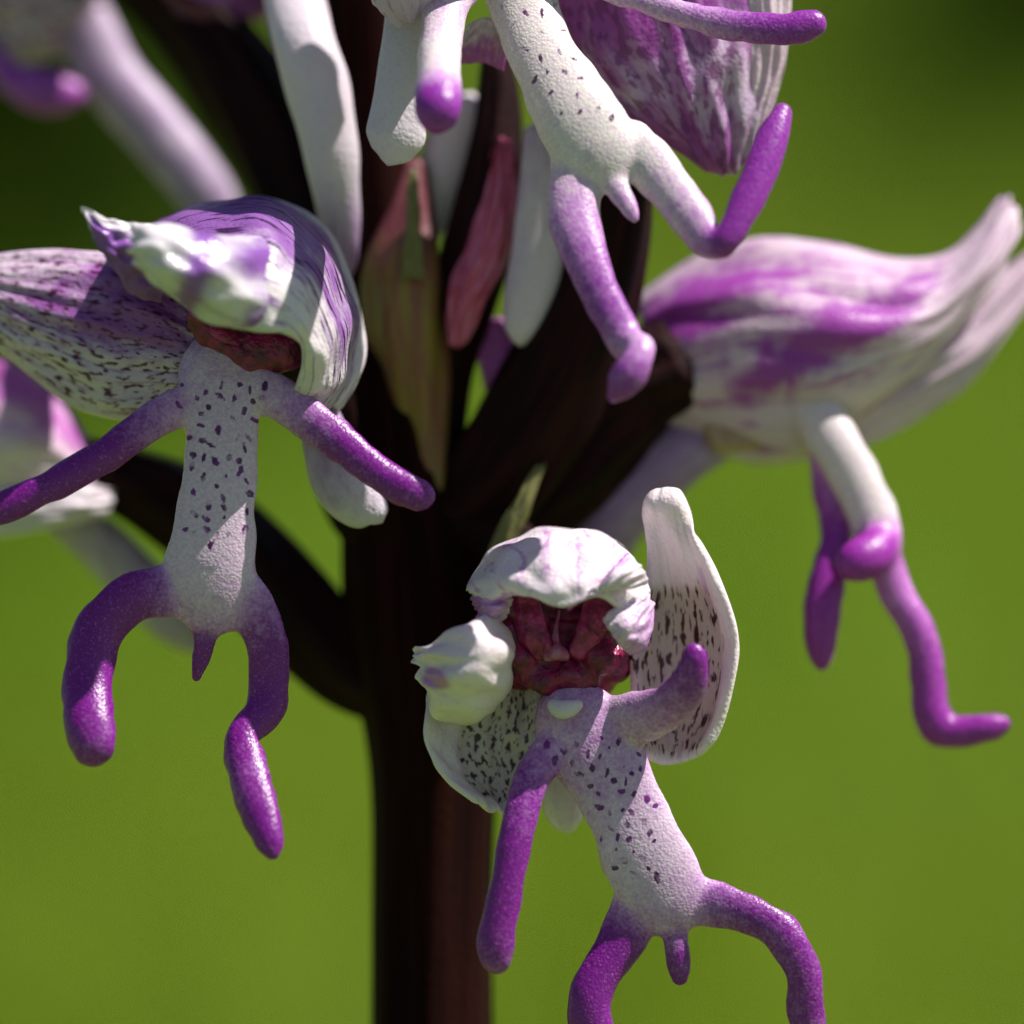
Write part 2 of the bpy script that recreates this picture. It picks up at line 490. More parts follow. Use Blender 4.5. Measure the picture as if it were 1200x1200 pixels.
# ------------------------------------------------------------------ the meadow behind
def ground_mat():
    t = NT('meadow_ground'); ob = t.obj()
    n = t.noise(ob, 1.3, 5); n2 = t.noise(ob, 40, 4)
    c = t.mix(t.ramp(n, .35, .65), (.075, .14, .008), (.10, .16, .012))
    c = t.mix(t.math('MULTIPLY', t.ramp(n2, .5, .7), .5), c, (.045, .06, .012))
    t.lk(c, t.p.inputs['Base Color']); t.p.inputs['Roughness'].default_value = .9
    return t.m
def blade_mat(name, c1, c2):
    t = NT(name); oi = t.obj()
    n = t.noise(oi, 3, 3)
    c = t.mix(t.ramp(n, .35, .65), c1, c2)
    t.lk(c, t.p.inputs['Base Color']); t.p.inputs['Roughness'].default_value = .6; t.p.inputs['Specular IOR Level'].default_value = .12
    tr = t.node('ShaderNodeBsdfTranslucent'); t.lk(c, tr.inputs[0])
    ms = t.node('ShaderNodeMixShader'); ms.inputs[0].default_value = .3
    t.lk(t.p.outputs[0], ms.inputs[1]); t.lk(tr.outputs[0], ms.inputs[2]); t.lk(ms.outputs[0], t.out.inputs[0])
    return t.m

def build_meadow():
    n = 80
    g = np.sign(np.linspace(-1, 1, n)) * np.abs(np.linspace(-1, 1, n)) ** 3 * 300
    X, Y = np.meshgrid(g, g, indexing='ij')
    Z = .02 * np.sin(X * 1.3 + 1) * np.cos(Y * 1.1) + .03 * np.sin(.31 * X) + np.minimum(np.hypot(X, Y), 40) ** 2 * .0006
    Z -= Z[n // 2, n // 2]
    V = np.stack([X, Y, Z], -1).reshape(-1, 3)
    i = np.arange(n * n).reshape(n, n)
    q = np.stack([i[:-1, :-1], i[1:, :-1], i[1:, 1:], i[:-1, 1:]], -1).reshape(-1, 4)
    o = mk('ground', V, q, ground_mat(), None, recalc=False)
    o['kind'] = 'structure'; o['label'] = 'sunlit green meadow ground far behind the orchid, out of focus'
    # grass: thousands of bent blades
    N = 26000
    y = rng.uniform(.55, 4.2, N); x = rng.uniform(-1, 1, N) * (.35 + .22 * y)
    hgt = rng.uniform(.03, .085, N) * (1 + .25 * np.sin(3 * x + 2 * y)); w = rng.uniform(.0018, .004, N)
    a = rng.uniform(0, 6.28, N); ln = rng.uniform(.2, .8, N) * hgt; b = rng.uniform(0, 6.28, N)
    z0 = .02 * np.sin(x * 1.3 + 1) * np.cos(y * 1.1) + .03 * np.sin(.31 * x) - .015
    def pt(f, side, wf):
        return np.stack([x + np.cos(b) * ln * f * f + side * np.cos(a) * w * wf, y + np.sin(b) * ln * f * f + side * np.sin(a) * w * wf, z0 + hgt * f * (1 - .15 * f)], -1)
    V = np.stack([pt(0, -1, 1), pt(0, 1, 1), pt(.55, -1, .8), pt(.55, 1, .8), pt(1, 0, 0)], 1).reshape(-1, 3)
    k = (np.arange(N) * 5)[:, None]
    F = (k + np.array([[0, 1, 3, 2]])).tolist() + (k + np.array([[2, 3, 4]])).tolist()
    o = mk('grass', V, F, blade_mat('meadow_grass', (.17, .29, .014), (.24, .32, .022)), None, recalc=False)
    o['kind'] = 'stuff'; o['label'] = 'blurred yellow-green meadow grass behind the orchid'; o['category'] = 'grass'

def bush(name, x, y, rx, h, label, seed):
    r = np.random.default_rng(seed)
    root = empty(name, (x, y, 0)); root['label'] = label; root['category'] = 'shrub'; root['group'] = 'dark shrubs at the back of the meadow'
    N = 2600
    th = r.uniform(0, 6.28, N); rr = r.uniform(.45, 1, N) ** .5; ph = r.uniform(0, 1, N)
    lump = 1 + .22 * np.sin(3 * th + seed) + .15 * np.sin(7 * ph + seed)
    cx = x + np.cos(th) * rx * rr * lump * np.sqrt(1 - (ph * .95) ** 2); cy = y + np.sin(th) * rx * rr * lump * np.sqrt(1 - (ph * .95) ** 2); cz = .03 + ph * h * (.9 + .2 * lump)
    s = r.uniform(.012, .028, N)
    A = r.normal(size=(N, 3)); A /= np.linalg.norm(A, axis=1, keepdims=True)
    B = np.cross(A, r.normal(size=(N, 3))); B /= np.linalg.norm(B, axis=1, keepdims=True)
    C = np.stack([cx, cy, cz], -1)
    V = np.stack([C - A * s[:, None], C - B * s[:, None] * .5, C + A * s[:, None] * .3 - B * s[:, None] * .4, C + A * s[:, None] * 1.1, C + A * s[:, None] * .3 + B * s[:, None] * .4, C + B * s[:, None] * .5], 1).reshape(-1, 3)
    F = ((np.arange(N) * 6)[:, None] + np.arange(6)[None]).tolist()
    f = mk('foliage', V, F, M_leaf, root, recalc=False, smooth=False); f['kind'] = 'stuff'
    for j in range(5):
        aa = j * 1.256 + seed
        tip = np.array([x + math.cos(aa) * rx * .5, y + math.sin(aa) * rx * .5, h * .75])
        base = np.array([x + math.cos(aa) * .02, y + math.sin(aa) * .02, -.03])
        m = 8; ang = np.linspace(0, 6.2832, m, endpoint=False)
        ring = lambda c, q: np.stack([c[0] + q * np.cos(ang), c[1] + q * np.sin(ang), np.full(m, c[2])], -1)
        mid = (base + tip) / 2 + np.array([0, 0, .05])
        V = np.concatenate([ring(base, .009), ring(mid, .006), ring(tip, .002)])
        F = [[i * m + q, i * m + (q + 1) % m, (i + 1) * m + (q + 1) % m, (i + 1) * m + q] for i in (0, 1) for q in range(m)]
        mk('branch', V, F, M_stem, root)
    return root

M_leaf = blade_mat('shrub_leaves', (.035, .07, .002), (.05, .085, .003))
build_meadow()
bush('shrub', -.22, 1.95, .17, .26, 'dark green leafy shrub at the back, behind the pink-tipped upper blooms', 3)
bush('shrub', .25, 2.6, .14, .24, 'low dark green shrub at the back, above the side-facing pink bloom', 8)

# ------------------------------------------------------------------ the orchid
plant = empty('wild_orchid', np.array([P([505, 1200, 260])[0], P([505, 1200, 260])[1] - .045, 0.0]))
plant['label'] = 'flowering orchid spike with white and purple man-shaped blooms on dark maroon stem'
plant['category'] = 'orchid'

tube('stem', [(505, 13000, 262, 95), (505, 9000, 262, 90), (505, 5000, 262, 82), (505, 2400, 262, 74), (506, 1300, 262, 70), (506, 1100, 262, 70), (508, 900, 262, 74), (496, 720, 262, 92), (476, 560, 262, 76), (455, 380, 268, 58), (440, 180, 275, 52), (432, 0, 280, 48), (425, -220, 290, 40), (420, -420, 300, 22)],
     M_stem, plant, ribs=7, ribamp=.035, twist=.6, n=200, m=40)

def flower(label, pts, mat, ribs=6, twist=3.0, pig=0.0, ribamp=.07):
    """the bloom: its mesh is the ribbed ovary stalk that carries everything else"""
    f = tube('flower', pts, mat, plant, ribs=ribs, ribamp=ribamp, twist=twist, n=70, m=36, pig=pig)
    f['label'] = label
    return f

def blob(name, lobes, mat, parent, h=2.5, k=8, lump=.8, seed=5):
    V, Q, lid, PG, N = sculpt([('b', p, f) for p, f in lobes], h, k, seed=seed, lump=lump)
    return mk(name, P(V), Q, mat, parent, {'pig': PG, 'uu': PG * 0, 'vv': PG * 0, 'dark': PG * 0}, recalc=False)

def mkspots(region, n, seed, ra=(2.8, 10), rb=(2.2, 5.2), mind=11):
    """region: rows (y, x0, x1)"""
    r = np.random.default_rng(seed); out = []
    ys = [a[0] for a in region]
    for _ in range(4000):
        y = r.uniform(ys[0], ys[-1]); x0 = np.interp(y, ys, [a[1] for a in region]); x1 = np.interp(y, ys, [a[2] for a in region])
        x = r.uniform(x0, x1)
        if all((x - a[0]) ** 2 + (y - a[1]) ** 2 > mind ** 2 for a in out):
            out.append((x, y, r.uniform(*ra), r.uniform(*rb), r.choice([1.3, 2.0, .6, 1.6]) + r.normal() * .3))
        if len(out) >= n: break
    return out

# ---- bloom with the folded beak (left)
def bloom_left():
    f = flower('white hooded bloom with waxy beak and pale spotted lip beside the stem',
               [(470, 640, 250, 40), (420, 600, 230, 36), (395, 520, 200, 34), (375, 450, 150, 34), (345, 400, 95, 36), (310, 380, 60, 30)], M_ovary)
    lobes = [
        ('lip', [(258, 428, 15, 46, .22), (258, 455, -8, 52, .22), (260, 500, -18, 43, .15), (258, 550, -22, 43, .08), (252, 610, -26, 47, .02), (246, 665, -26, 54, .08), (250, 700, -22, 48, .38)], .42),
        ('arm_lobe', [(228, 468, -14, 26, .18), (185, 490, -26, 24, .5), (125, 532, -38, 22, .95), (62, 568, -44, 21, 1.05), (0, 598, -44, 20, 1.05), (-70, 622, -40, 18, 1.05)], .8),
        ('arm_lobe', [(298, 452, -14, 30, .1), (345, 478, -30, 27, .4), (400, 520, -46, 24, .85), (450, 560, -58, 22, .95), (494, 582, -66, 20, .9)], .8),
        ('leg_lobe', [(212, 694, -24, 34, .45), (155, 700, -26, 32, .95), (114, 742, -26, 32, 1.1), (102, 800, -40, 32, 1.1), (105, 850, -66, 32, .95), (110, 874, -78, 28, .85)], .75),
        ('leg_lobe', [(288, 700, -24, 32, .45), (312, 750, -20, 27, .9), (315, 800, -16, 26, 1.0), (308, 838, -22, 23, 1.1), (284, 860, -34, 20, 1.15), (288, 892, -48, 25, .85), (301, 940, -76, 26, .85), (314, 980, -96, 19, 1.2), (319, 1001, -104, 8, 1.3)], .75),
        ('tooth', [(244, 712, -20, 20, .6), (240, 752, -20, 14, 1.0), (231, 793, -16, 8, 1.2)], .8)]
    sp = mkspots([(450, 200, 330), (475, 205, 305), (520, 222, 296), (600, 214, 292), (640, 215, 290)], 52, 4)
    lip(lobes, f, M_lip, sp, h=2.8, seed=21)
    # helmet
    hood = [[(128, 300, 90), (195, 256, 90), (290, 232, 80), (368, 262, 70), (412, 352, 60), (412, 430, 60), (385, 480, 40)],
            [(132, 304, 20), (205, 266, 10), (293, 246, 0), (360, 284, -10), (400, 365, -10), (402, 432, 0), (378, 478, 10)],
            [(150, 312, -40), (222, 292, -60), (300, 284, -80), (352, 318, -75), (384, 384, -60), (388, 440, -35), (368, 474, -12)],
            [(180, 330, -70), (236, 335, -100), (300, 335, -120), (345, 362, -110), (368, 405, -85), (370, 448, -50), (356, 472, -20)],
            [(216, 356, -70), (250, 376, -100), (292, 386, -118), (334, 392, -112), (353, 408, -84), (350, 440, -50), (338, 466, -20)]]
    sheet('hood', hood, M_hood, f, thick=9, swap=True, seed=31, ribs=6, ribamp=2.2, wav=4, rag=3,
          pig=lambda u, v: .95 * np.clip(2.0 - 2.6 * u, 0, 1) * np.clip(1.45 - 1.1 * v, 0, 1) + .5 * np.clip(1 - 3.5 * v, 0, 1) - .05, dark=lambda u, v: np.clip(1.3 - 1.6 * u, 0, 1))
    rim = [[(300, 240, 100), (300, 231, 106), (302, 238, 120)],
           [(356, 270, 84), (372, 262, 92), (374, 274, 112)],
           [(388, 330, 70), (408, 326, 80), (406, 338, 104)],
           [(398, 392, 58), (422, 390, 68), (418, 400, 96)],
           [(390, 440, 44), (416, 440, 52), (412, 446, 86)],
           [(372, 468, 34), (392, 478, 44), (392, 480, 78)]]
    sheet('lateral_sepal', rim, M_hood, f, thick=9, seed=33, ribs=3, ribamp=1.5, wav=3, rag=4, pig=lambda u, v: .35 * np.clip(1 - 1.4 * u, 0, 1) + .1)
    beak = [[(352, 296, -30), (356, 322, -52), (352, 350, -66), (342, 374, -72), (326, 388, -80)],
            [(308, 278, -64), (312, 310, -104), (308, 345, -124), (298, 374, -122), (286, 387, -108)],
            [(262, 276, -120), (262, 300, -166), (258, 330, -178), (250, 356, -160), (240, 372, -124)],
            [(210, 268, -138), (210, 286, -180), (206, 306, -192), (200, 328, -176), (196, 342, -140)],
            [(176, 264, -140), (174, 276, -176), (172, 288, -184), (170, 304, -172), (170, 318, -140)],
            [(156, 268, -128), (155, 276, -146), (155, 284, -150), (156, 294, -144), (158, 302, -128)]]
    sheet('petal', [[(222, 268, -60), (210, 310, -70), (190, 356, -50)], [(168, 262, -86), (160, 298, -100), (152, 344, -76)], [(128, 256, -100), (128, 284, -110), (138, 320, -92)], [(94, 242, -104), (100, 254, -108), (110, 276, -104)]],
          M_beak, f, thick=8, seed=39, wav=6, rag=3, pig=lambda u, v: 1.0 * np.clip(v * 3.2 - .2, 0, 1) - .5 * (u > .9))
    sheet('beak', beak, M_beak, f, thick=12, seed=42, ribs=2, ribamp=2.5, wav=8, rag=2,
          pig=lambda u, v: .3 + .55 * np.exp(-((u - .5) / .06) ** 2) + .75 * np.exp(-((u - .14) / .12) ** 2 - ((v - .72) / .16) ** 2) + .6 * np.exp(-((u - .22) / .16) ** 2 - ((v - .22) / .2) ** 2) - .05)
    # broad dashed sepal on the far side
    sep = [[(255, 385, 20), (252, 405, 18), (246, 425, 18), (236, 445, 24), (222, 470, 36)],
           [(215, 335, 50), (210, 370, 30), (200, 405, 26), (186, 445, 34), (168, 492, 60)],
           [(150, 300, 84), (145, 345, 52), (132, 392, 44), (118, 440, 54), (100, 484, 84)],
           [(70, 292, 104), (66, 332, 76), (56, 372, 66), (46, 408, 74), (36, 440, 100)],
           [(0, 298, 122), (-5, 325, 98), (-10, 350, 90), (-16, 376, 96), (-22, 398, 116)],
           [(-62, 318, 136), (-64, 328, 126), (-66, 338, 122), (-68, 348, 126), (-70, 358, 134)]]
    sheet('lateral_sepal', sep, M_dashed, f, thick=8, seed=41, ribs=7, ribamp=1.6, wav=5, rag=2,
          pig=lambda u, v: .75 * np.exp(-((u - .35) / .35) ** 2 - ((v - .25) / .28) ** 2) + .4 * np.exp(-((v - .5) / .25) ** 2), dark=lambda u, v: np.clip(1.15 - u * .55, 0, 1) * (np.abs(v - .5) < .44))
    # throat and column
    blob('throat', [([(236, 372, -10, 18, 0), (280, 405, 0, 34, 0), (335, 410, -14, 26, 0)], .6), ([(285, 425, -6, 24, 0), (300, 432, -10, 16, 0)], .6)], M_throat, f)
    blob('column', [([(250, 388, -16, 8, 0), (300, 412, -14, 10, 0)], .7), ([(322, 412, -16, 8, 0), (336, 406, -18, 6, 0)], .7)], M_column, f)
    # short blunt spur hanging behind
    tube('spur', [(368, 470, 90, 22), (384, 520, 70, 30), (402, 565, 52, 36), (424, 590, 44, 32), (440, 603, 40, 20), (446, 610, 40, 8)], M_spur, f, flat=.7, pig=lambda u: .15 + .6 * (1 - u))
bloom_left()

# ---- bloom with the open crimson throat (bottom)
def bloom_bottom():
    f = flower('open bloom showing crimson throat, freckled lip, white side sepals',
               [(520, 560, 280, 30), (560, 600, 230, 36), (600, 650, 180, 38), (630, 690, 130, 36), (650, 720, 95, 30)], M_ovary)
    lobes = [
        ('lip', [(672, 838, 10, 44, .30), (684, 862, -12, 56, .36), (712, 905, -18, 50, .34), (734, 950, -20, 47, .2), (756, 1002, -22, 52, .1), (780, 1048, -20, 52, .34)], .42),
        ('arm_lobe', [(650, 876, -16, 28, .3), (622, 915, -42, 23, .7), (606, 975, -60, 22, .9), (592, 1045, -68, 22, 1.1), (582, 1098, -70, 23, .95), (580, 1124, -70, 20, .75)], .85),
        ('arm_lobe', [(732, 846, -16, 38, .28), (776, 832, -48, 30, .4), (806, 804, -76, 23, .7), (814, 775, -88, 15, .95), (812, 762, -90, 9, 1.1)], .8),
        ('leg_lobe', [(748, 1064, -16, 38, .4), (726, 1108, -18, 30, .95), (698, 1150, -24, 27, 1.25), (690, 1186, -28, 26, 1.15), (704, 1235, -26, 25, 1.0), (716, 1300, -20, 20, 1.0)], .75),
        ('leg_lobe', [(818, 1056, -16, 34, .4), (868, 1068, -28, 25, .75), (914, 1092, -34, 24, .82), (940, 1140, -34, 23, .85), (946, 1200, -28, 23, .85), (952, 1275, -22, 18, .9)], .8),
        ('tooth', [(786, 1072, -18, 20, .5), (794, 1116, -20, 14, .8), (797, 1148, -18, 11, .95)], .85)]
    sp = mkspots([(862, 640, 745), (890, 640, 760), (930, 690, 770), (960, 694, 770), (1000, 710, 780), (1030, 720, 770)], 46, 9)
    lip(lobes, f, M_lip, sp, h=2.8, seed=22)
    hood = [[(552, 688, 40), (584, 644, 60), (650, 622, 70), (716, 634, 60), (760, 684, 40)],
            [(546, 690, 0), (584, 646, 0), (652, 626, 0), (718, 638, 0), (764, 690, 0)],
            [(552, 696, -36), (592, 662, -56), (652, 648, -66), (714, 656, -56), (758, 702, -36)],
            [(566, 702, -54), (602, 684, -84), (654, 684, -98), (704, 684, -84), (742, 712, -54)],
            [(584, 704, -56), (612, 697, -84), (658, 712, -102), (700, 700, -86), (730, 720, -56)]]
    sheet('hood', hood, M_pinkhood, f, thick=8, seed=51, ribs=5, ribamp=1.5, wav=5, rag=3,
          pig=lambda u, v: .55 * np.exp(-((v - .45) / .04) ** 2) * (u < .75) + .9 * np.exp(-((u - .92) / .12) ** 2 - (v / .3) ** 2) + .5 * np.exp(-((u - .8) / .2) ** 2 - ((v - .85) / .2) ** 2) - .12)
    # two inner petals
    sheet('petal', [[(752, 690, -10), (762, 700, -30), (764, 716, -20)], [(736, 700, -48), (752, 720, -62), (764, 738, -40)], [(716, 714, -66), (736, 740, -80), (754, 762, -50)], [(706, 726, -64), (720, 748, -74), (738, 768, -48)]],
          M_pinkhood, f, thick=7, seed=53, wav=3, pig=lambda u, v: .25 + .4 * v)
    sheet('petal', [[(552, 700, 10), (560, 716, -20), (562, 734, -10)], [(560, 692, -40), (568, 714, -56), (566, 738, -34)], [(582, 694, -56), (584, 712, -66), (576, 734, -40)], [(600, 698, -50), (598, 710, -54), (590, 724, -34)]],
          M_pinkhood, f, thick=7, seed=54, wav=3, pig=lambda u, v: .9 - .5 * u)
    # swollen white petal at the left of the throat
    sheet('lateral_sepal', [[(590, 728, -10), (598, 760, -10), (596, 796, -6), (580, 826, 0), (560, 844, 10)],
                            [(572, 722, -50), (592, 752, -72), (592, 792, -72), (572, 828, -56), (544, 850, -20)],
                            [(548, 730, -78), (564, 756, -112), (564, 788, -112), (546, 822, -84), (520, 846, -30)],
                            [(520, 742, -70), (530, 762, -98), (528, 786, -100), (518, 812, -78), (506, 834, -30)],
                            [(498, 758, -50), (500, 766, -60), (500, 778, -60), (500, 794, -50), (500, 812, -24)],
                            [(486, 764, -40), (485, 767, -42), (487, 770, -42), (492, 780, -38), (498, 800, -20)]],
          M_white, f, thick=8, seed=57, ribs=4, ribamp=2.2, wav=9, rag=3, pig=lambda u, v: 1.5 * np.exp(-((u - .68) / .12) ** 2 - ((v - .62) / .13) ** 2) + .35 * np.exp(-((v - .1) / .14) ** 2) - .1)
    # lower left sepal, dashed inside, white rim
    sheet('petal', [[(640, 776, 40), (612, 782, 46), (580, 784, 48), (544, 786, 40), (508, 790, 16)],
                            [(634, 820, 30), (610, 830, 38), (580, 832, 40), (544, 828, 34), (500, 820, 6)],
                            [(632, 860, 24), (604, 870, 36), (572, 868, 40), (534, 862, 30), (496, 850, -4)],
                            [(630, 896, 24), (602, 904, 36), (572, 902, 38), (536, 896, 26), (502, 884, -4)],
                            [(622, 926, 20), (602, 934, 26), (576, 932, 28), (550, 924, 18), (524, 912, -4)],
                            [(612, 946, 4), (600, 950, 4), (588, 952, 2), (574, 948, 0), (558, 938, -6)]],
          M_white, f, thick=9, seed=61, ribs=4, ribamp=1.8, wav=4, rag=3, pig=lambda u, v: .30 * np.exp(-((v - .75) / .1) ** 2), dark=lambda u, v: (v < .72) * (u < .88) * 1.0 * (v > .06))
    # right sepal with a long pale tip
    sheet('lateral_sepal', [[(756, 890, 0), (776, 896, 8), (800, 894, 6), (818, 886, 0), (830, 874, -10)],
                            [(744, 850, 20), (772, 856, 40), (806, 854, 36), (836, 844, 14), (852, 824, -16)],
                            [(738, 790, 26), (772, 792, 50), (810, 790, 44), (842, 782, 18), (862, 772, -20)],
                            [(742, 730, 22), (774, 730, 44), (808, 728, 38), (838, 726, 12), (860, 728, -22)],
                            [(756, 676, 20), (778, 674, 30), (802, 672, 22), (824, 672, 4), (840, 674, -18)],
                            [(758, 626, 20), (772, 622, 12), (788, 620, 4), (804, 622, 0), (816, 626, -4)],
                            [(757, 598, 26), (764, 592, 8), (780, 589, -4), (796, 590, -2), (803, 596, 14)],
                            [(766, 579, 24), (772, 575, 18), (780, 573, 14), (788, 574, 16), (794, 580, 22)]],
          M_white, f, thick=14, seed=63, ribs=2, ribamp=.8, wav=3.5, rag=2.5,
          pig=lambda u, v: .35 * np.exp(-((u - .5) / .1) ** 2) * (v < .85) + .25 * np.exp(-((v - .8) / .08) ** 2) * (u < .6), dark=lambda u, v: ((u < .52) * (v < .84) * (u > .04)) * 1.0)
    # crimson throat
    rr = np.random.default_rng(77)
    lumps = [([(592, 716, 60, 26, 0), (655, 700, 70, 40, 0), (722, 720, 60, 26, 0)], .5), ([(610, 770, 40, 40, 0), (660, 775, 50, 48, 0), (712, 770, 40, 34, 0)], .45)]
    for q in np.linspace(0, 1, 24):                       # crumpled wet margin of the throat
        a = math.pi * (1.08 - 1.16 * q)
        x, y = 656 + 70 * math.cos(a) + rr.normal() * 4, 742 + 64 * math.sin(a) + rr.normal() * 4
        lumps.append(([(x, y, rr.uniform(-16, 0), rr.uniform(5, 10), 0), (656 + (x - 656) * .85 + rr.normal() * 5, 742 + (y - 742) * .8, -4 + rr.normal() * 5, rr.uniform(6, 11), 0), (656 + (x - 656) * .5 + rr.normal() * 6, 742 + (y - 742) * .5, 10 + rr.normal() * 6, rr.uniform(5, 12), 0)], .9))
    blob('throat', lumps, M_throat, f, seed=8, lump=3.2, k=14)
    blob('anther', [([(606, 700, -2, 15, 0), (616, 730, -14, 15, 0), (632, 764, -16, 9, 0)], .8), ([(622, 702, -10, 7, 0), (634, 738, -22, 6, 0), (644, 764, -22, 5, 0)], .8)], M_column, f, seed=9, lump=1.6)
    blob('anther', [([(706, 704, -2, 15, 0), (698, 730, -14, 16, 0), (680, 764, -16, 10, 0)], .8), ([(690, 700, -12, 6, 0), (684, 736, -24, 7, 0), (672, 762, -22, 5, 0)], .8)], M_column, f, seed=12, lump=1.6)
    blob('rostellum', [([(656, 716, 6, 4, 0), (650, 742, -10, 4, 0), (652, 758, -20, 6, 0)], .7), ([(640, 770, -22, 5, 0), (652, 764, -26, 8, 0), (664, 770, -22, 5, 0)], .5)], M_rost, f, seed=10)
    sheet('petal', [[(664, 714, -92), (670, 700, -84), (680, 690, -70)], [(694, 696, -98), (702, 690, -98), (712, 690, -80)], [(716, 668, -92), (730, 676, -100), (738, 690, -80)], [(734, 648, -62), (752, 664, -72), (760, 684, -58)]],
          M_pinkhood, f, thick=6, seed=59, wav=3, pig=lambda u, v: 1.0 * np.exp(-(v / .16) ** 2) + .3 * v)
    blob('lip_crest', [([(648, 826, -40, 7, 0), (662, 832, -44, 9, 0), (678, 826, -40, 7, 0)], .8)], M_spur, f, seed=11)
    tube('spur', [(668, 860, 70, 20), (660, 900, 60, 24), (660, 940, 54, 25), (664, 964, 50, 18), (666, 974, 50, 8)], M_white, f, flat=.8, pig=0.0)
bloom_bottom()

# ---- bloom with the long cream body (top)
def bloom_top():
    f = flower('upper bloom with long cream body, violet forked legs and mottled sepal',
               [(500, 620, 260, 52), (560, 590, 240, 62), (610, 520, 210, 66), (660, 430, 180, 62), (700, 330, 160, 52), (722, 220, 150, 42), (715, 100, 150, 38), (690, -20, 130, 34), (660, -80, 80, 28)], M_ovary, twist=2.2)
    lobes = [
        ('lip', [(592, -70, 60, 46, .1), (604, -30, 30, 46, .05), (618, 20, 12, 39, -.1), (634, 62, -10, 40, -.15), (658, 104, -32, 46, -.15), (686, 152, -56, 52, -.05), (704, 182, -68, 46, .1)], .5),
        ('leg_lobe', [(676, 200, -58, 38, .2), (674, 262, -84, 33, .45), (692, 316, -106, 27, .7), (716, 368, -118, 25, .8), (734, 400, -126, 22, .6), (751, 410, -148, 17, .4), (738, 438, -158, 22, .8), (720, 464, -150, 12, 1.0)], .8),
        ('leg_lobe', [(740, 172, -56, 36, .05), (782, 216, -80, 31, .2), (812, 256, -102, 26, .35), (832, 284, -112, 20, .5), (852, 280, -124, 16, 1.1), (876, 234, -110, 22, 1.05), (900, 176, -90, 22, .95), (916, 132, -74, 14, .9)], .8),
        ('tooth', [(712, 200, -70, 20, .1), (730, 232, -84, 12, .35), (744, 256, -92, 7, .5)], .8),
        ('arm_lobe', [(628, -46, 16, 28, .15), (690, -24, -2, 18, .3), (740, -4, -14, 16, .4), (800, 16, -26, 17, .45), (860, 30, -34, 20, .65), (920, 34, -40, 21, .95), (954, 28, -42, 18, 1.0)], .8),
        ('arm_lobe', [(576, -44, 20, 28, .2), (530, -4, -8, 28, .3), (516, 50, -50, 28, .2), (514, 96, -116, 28, .15), (513, 128, -150, 32, 1.1)], .9)]
    sp = mkspots([(0, 585, 650), (60, 600, 672), (110, 628, 690), (140, 648, 720)], 22, 12, ra=(5, 8), rb=(2.2, 3.6), mind=18)
    lip(lobes, f, M_lip_top, sp, h=2.8, seed=23)
    sep = [[(640, -80, 70), (690, -90, 60), (760, -100, 60), (830, -90, 70), (890, -70, 90)],
           [(650, 0, 78), (710, -10, 56), (780, -14, 52), (860, -10, 66), (925, 0, 96)],
           [(676, 64, 84), (730, 62, 58), (800, 60, 52), (868, 60, 66), (918, 62, 96)],
           [(722, 124, 88), (768, 122, 66), (818, 124, 60), (868, 122, 72), (902, 116, 96)],
           [(790, 172, 96), (816, 180, 84), (840, 186, 80), (864, 182, 86), (884, 170, 100)],
           [(834, 198, 106), (842, 202, 104), (850, 204, 102), (858, 202, 104), (866, 196, 106)]]
    sheet('lateral_sepal', sep, M_mottled, f, thick=9, seed=71, ribs=7, ribamp=2.5, wav=8, rag=3,
          pig=lambda u, v: .75 - .75 * np.clip(v - .45, 0, 1) * 1.5 + .2 * np.sin(9 * u), dark=lambda u, v: .2 + .6 * np.exp(-((v - .35) / .3) ** 2))
    sheet('petal', [[(872, -60, 60), (900, -60, 64), (924, -50, 80)], [(876, 30, 70), (906, 24, 72), (926, 22, 88)], [(872, 90, 78), (900, 92, 80), (916, 86, 92)], [(850, 150, 84), (874, 160, 86), (896, 150, 94)], [(826, 184, 90), (842, 196, 92), (858, 196, 96)]],
          M_pink, f, thick=7, seed=73, wav=5, pig=lambda u, v: .15 + .4 * u)
    # hood above, and lower white sepal that hangs at the left
    sheet('hood', [[(430, -150, 60), (490, -200, 80), (560, -210, 90), (610, -180, 80)], [(424, -70, 10), (480, -130, -20), (550, -150, -20), (610, -110, 20)], [(432, -10, -10), (470, -60, -56), (530, -80, -60), (600, -74, -20)], [(446, 16, -10), (478, -10, -46), (520, -36, -50), (580, -56, -20)], [(470, 30, 0), (482, 26, -14), (492, 16, -18), (505, 0, -6)]],
          M_mottled, f, thick=8, seed=75, pig=lambda u, v: .35 - .4 * u, wav=5)
    tube('spur', [(478, -30, 40, 22), (474, 30, 30, 24), (468, 80, 22, 25), (466, 130, 18, 32), (464, 158, 16, 35), (460, 178, 16, 26), (456, 190, 16, 10)], M_spur, f, flat=.45, pig=0.0, lump=.05)
    blob('column', [([(530, -70, 20, 24, 0), (570, -60, 10, 26, 0)], .7)], M_column, f)
    # small rosy petal tucked behind the body
    sheet('petal', [[(548, 28, 40), (570, 20, 34), (592, 30, 40)], [(540, 50, 50), (568, 44, 36), (594, 56, 46)], [(536, 76, 60), (566, 74, 48), (590, 84, 58)]], M_pink, f, thick=6, seed=77, pig=lambda u, v: .2 + .7 * u, nu=40, nv=40)
bloom_top()

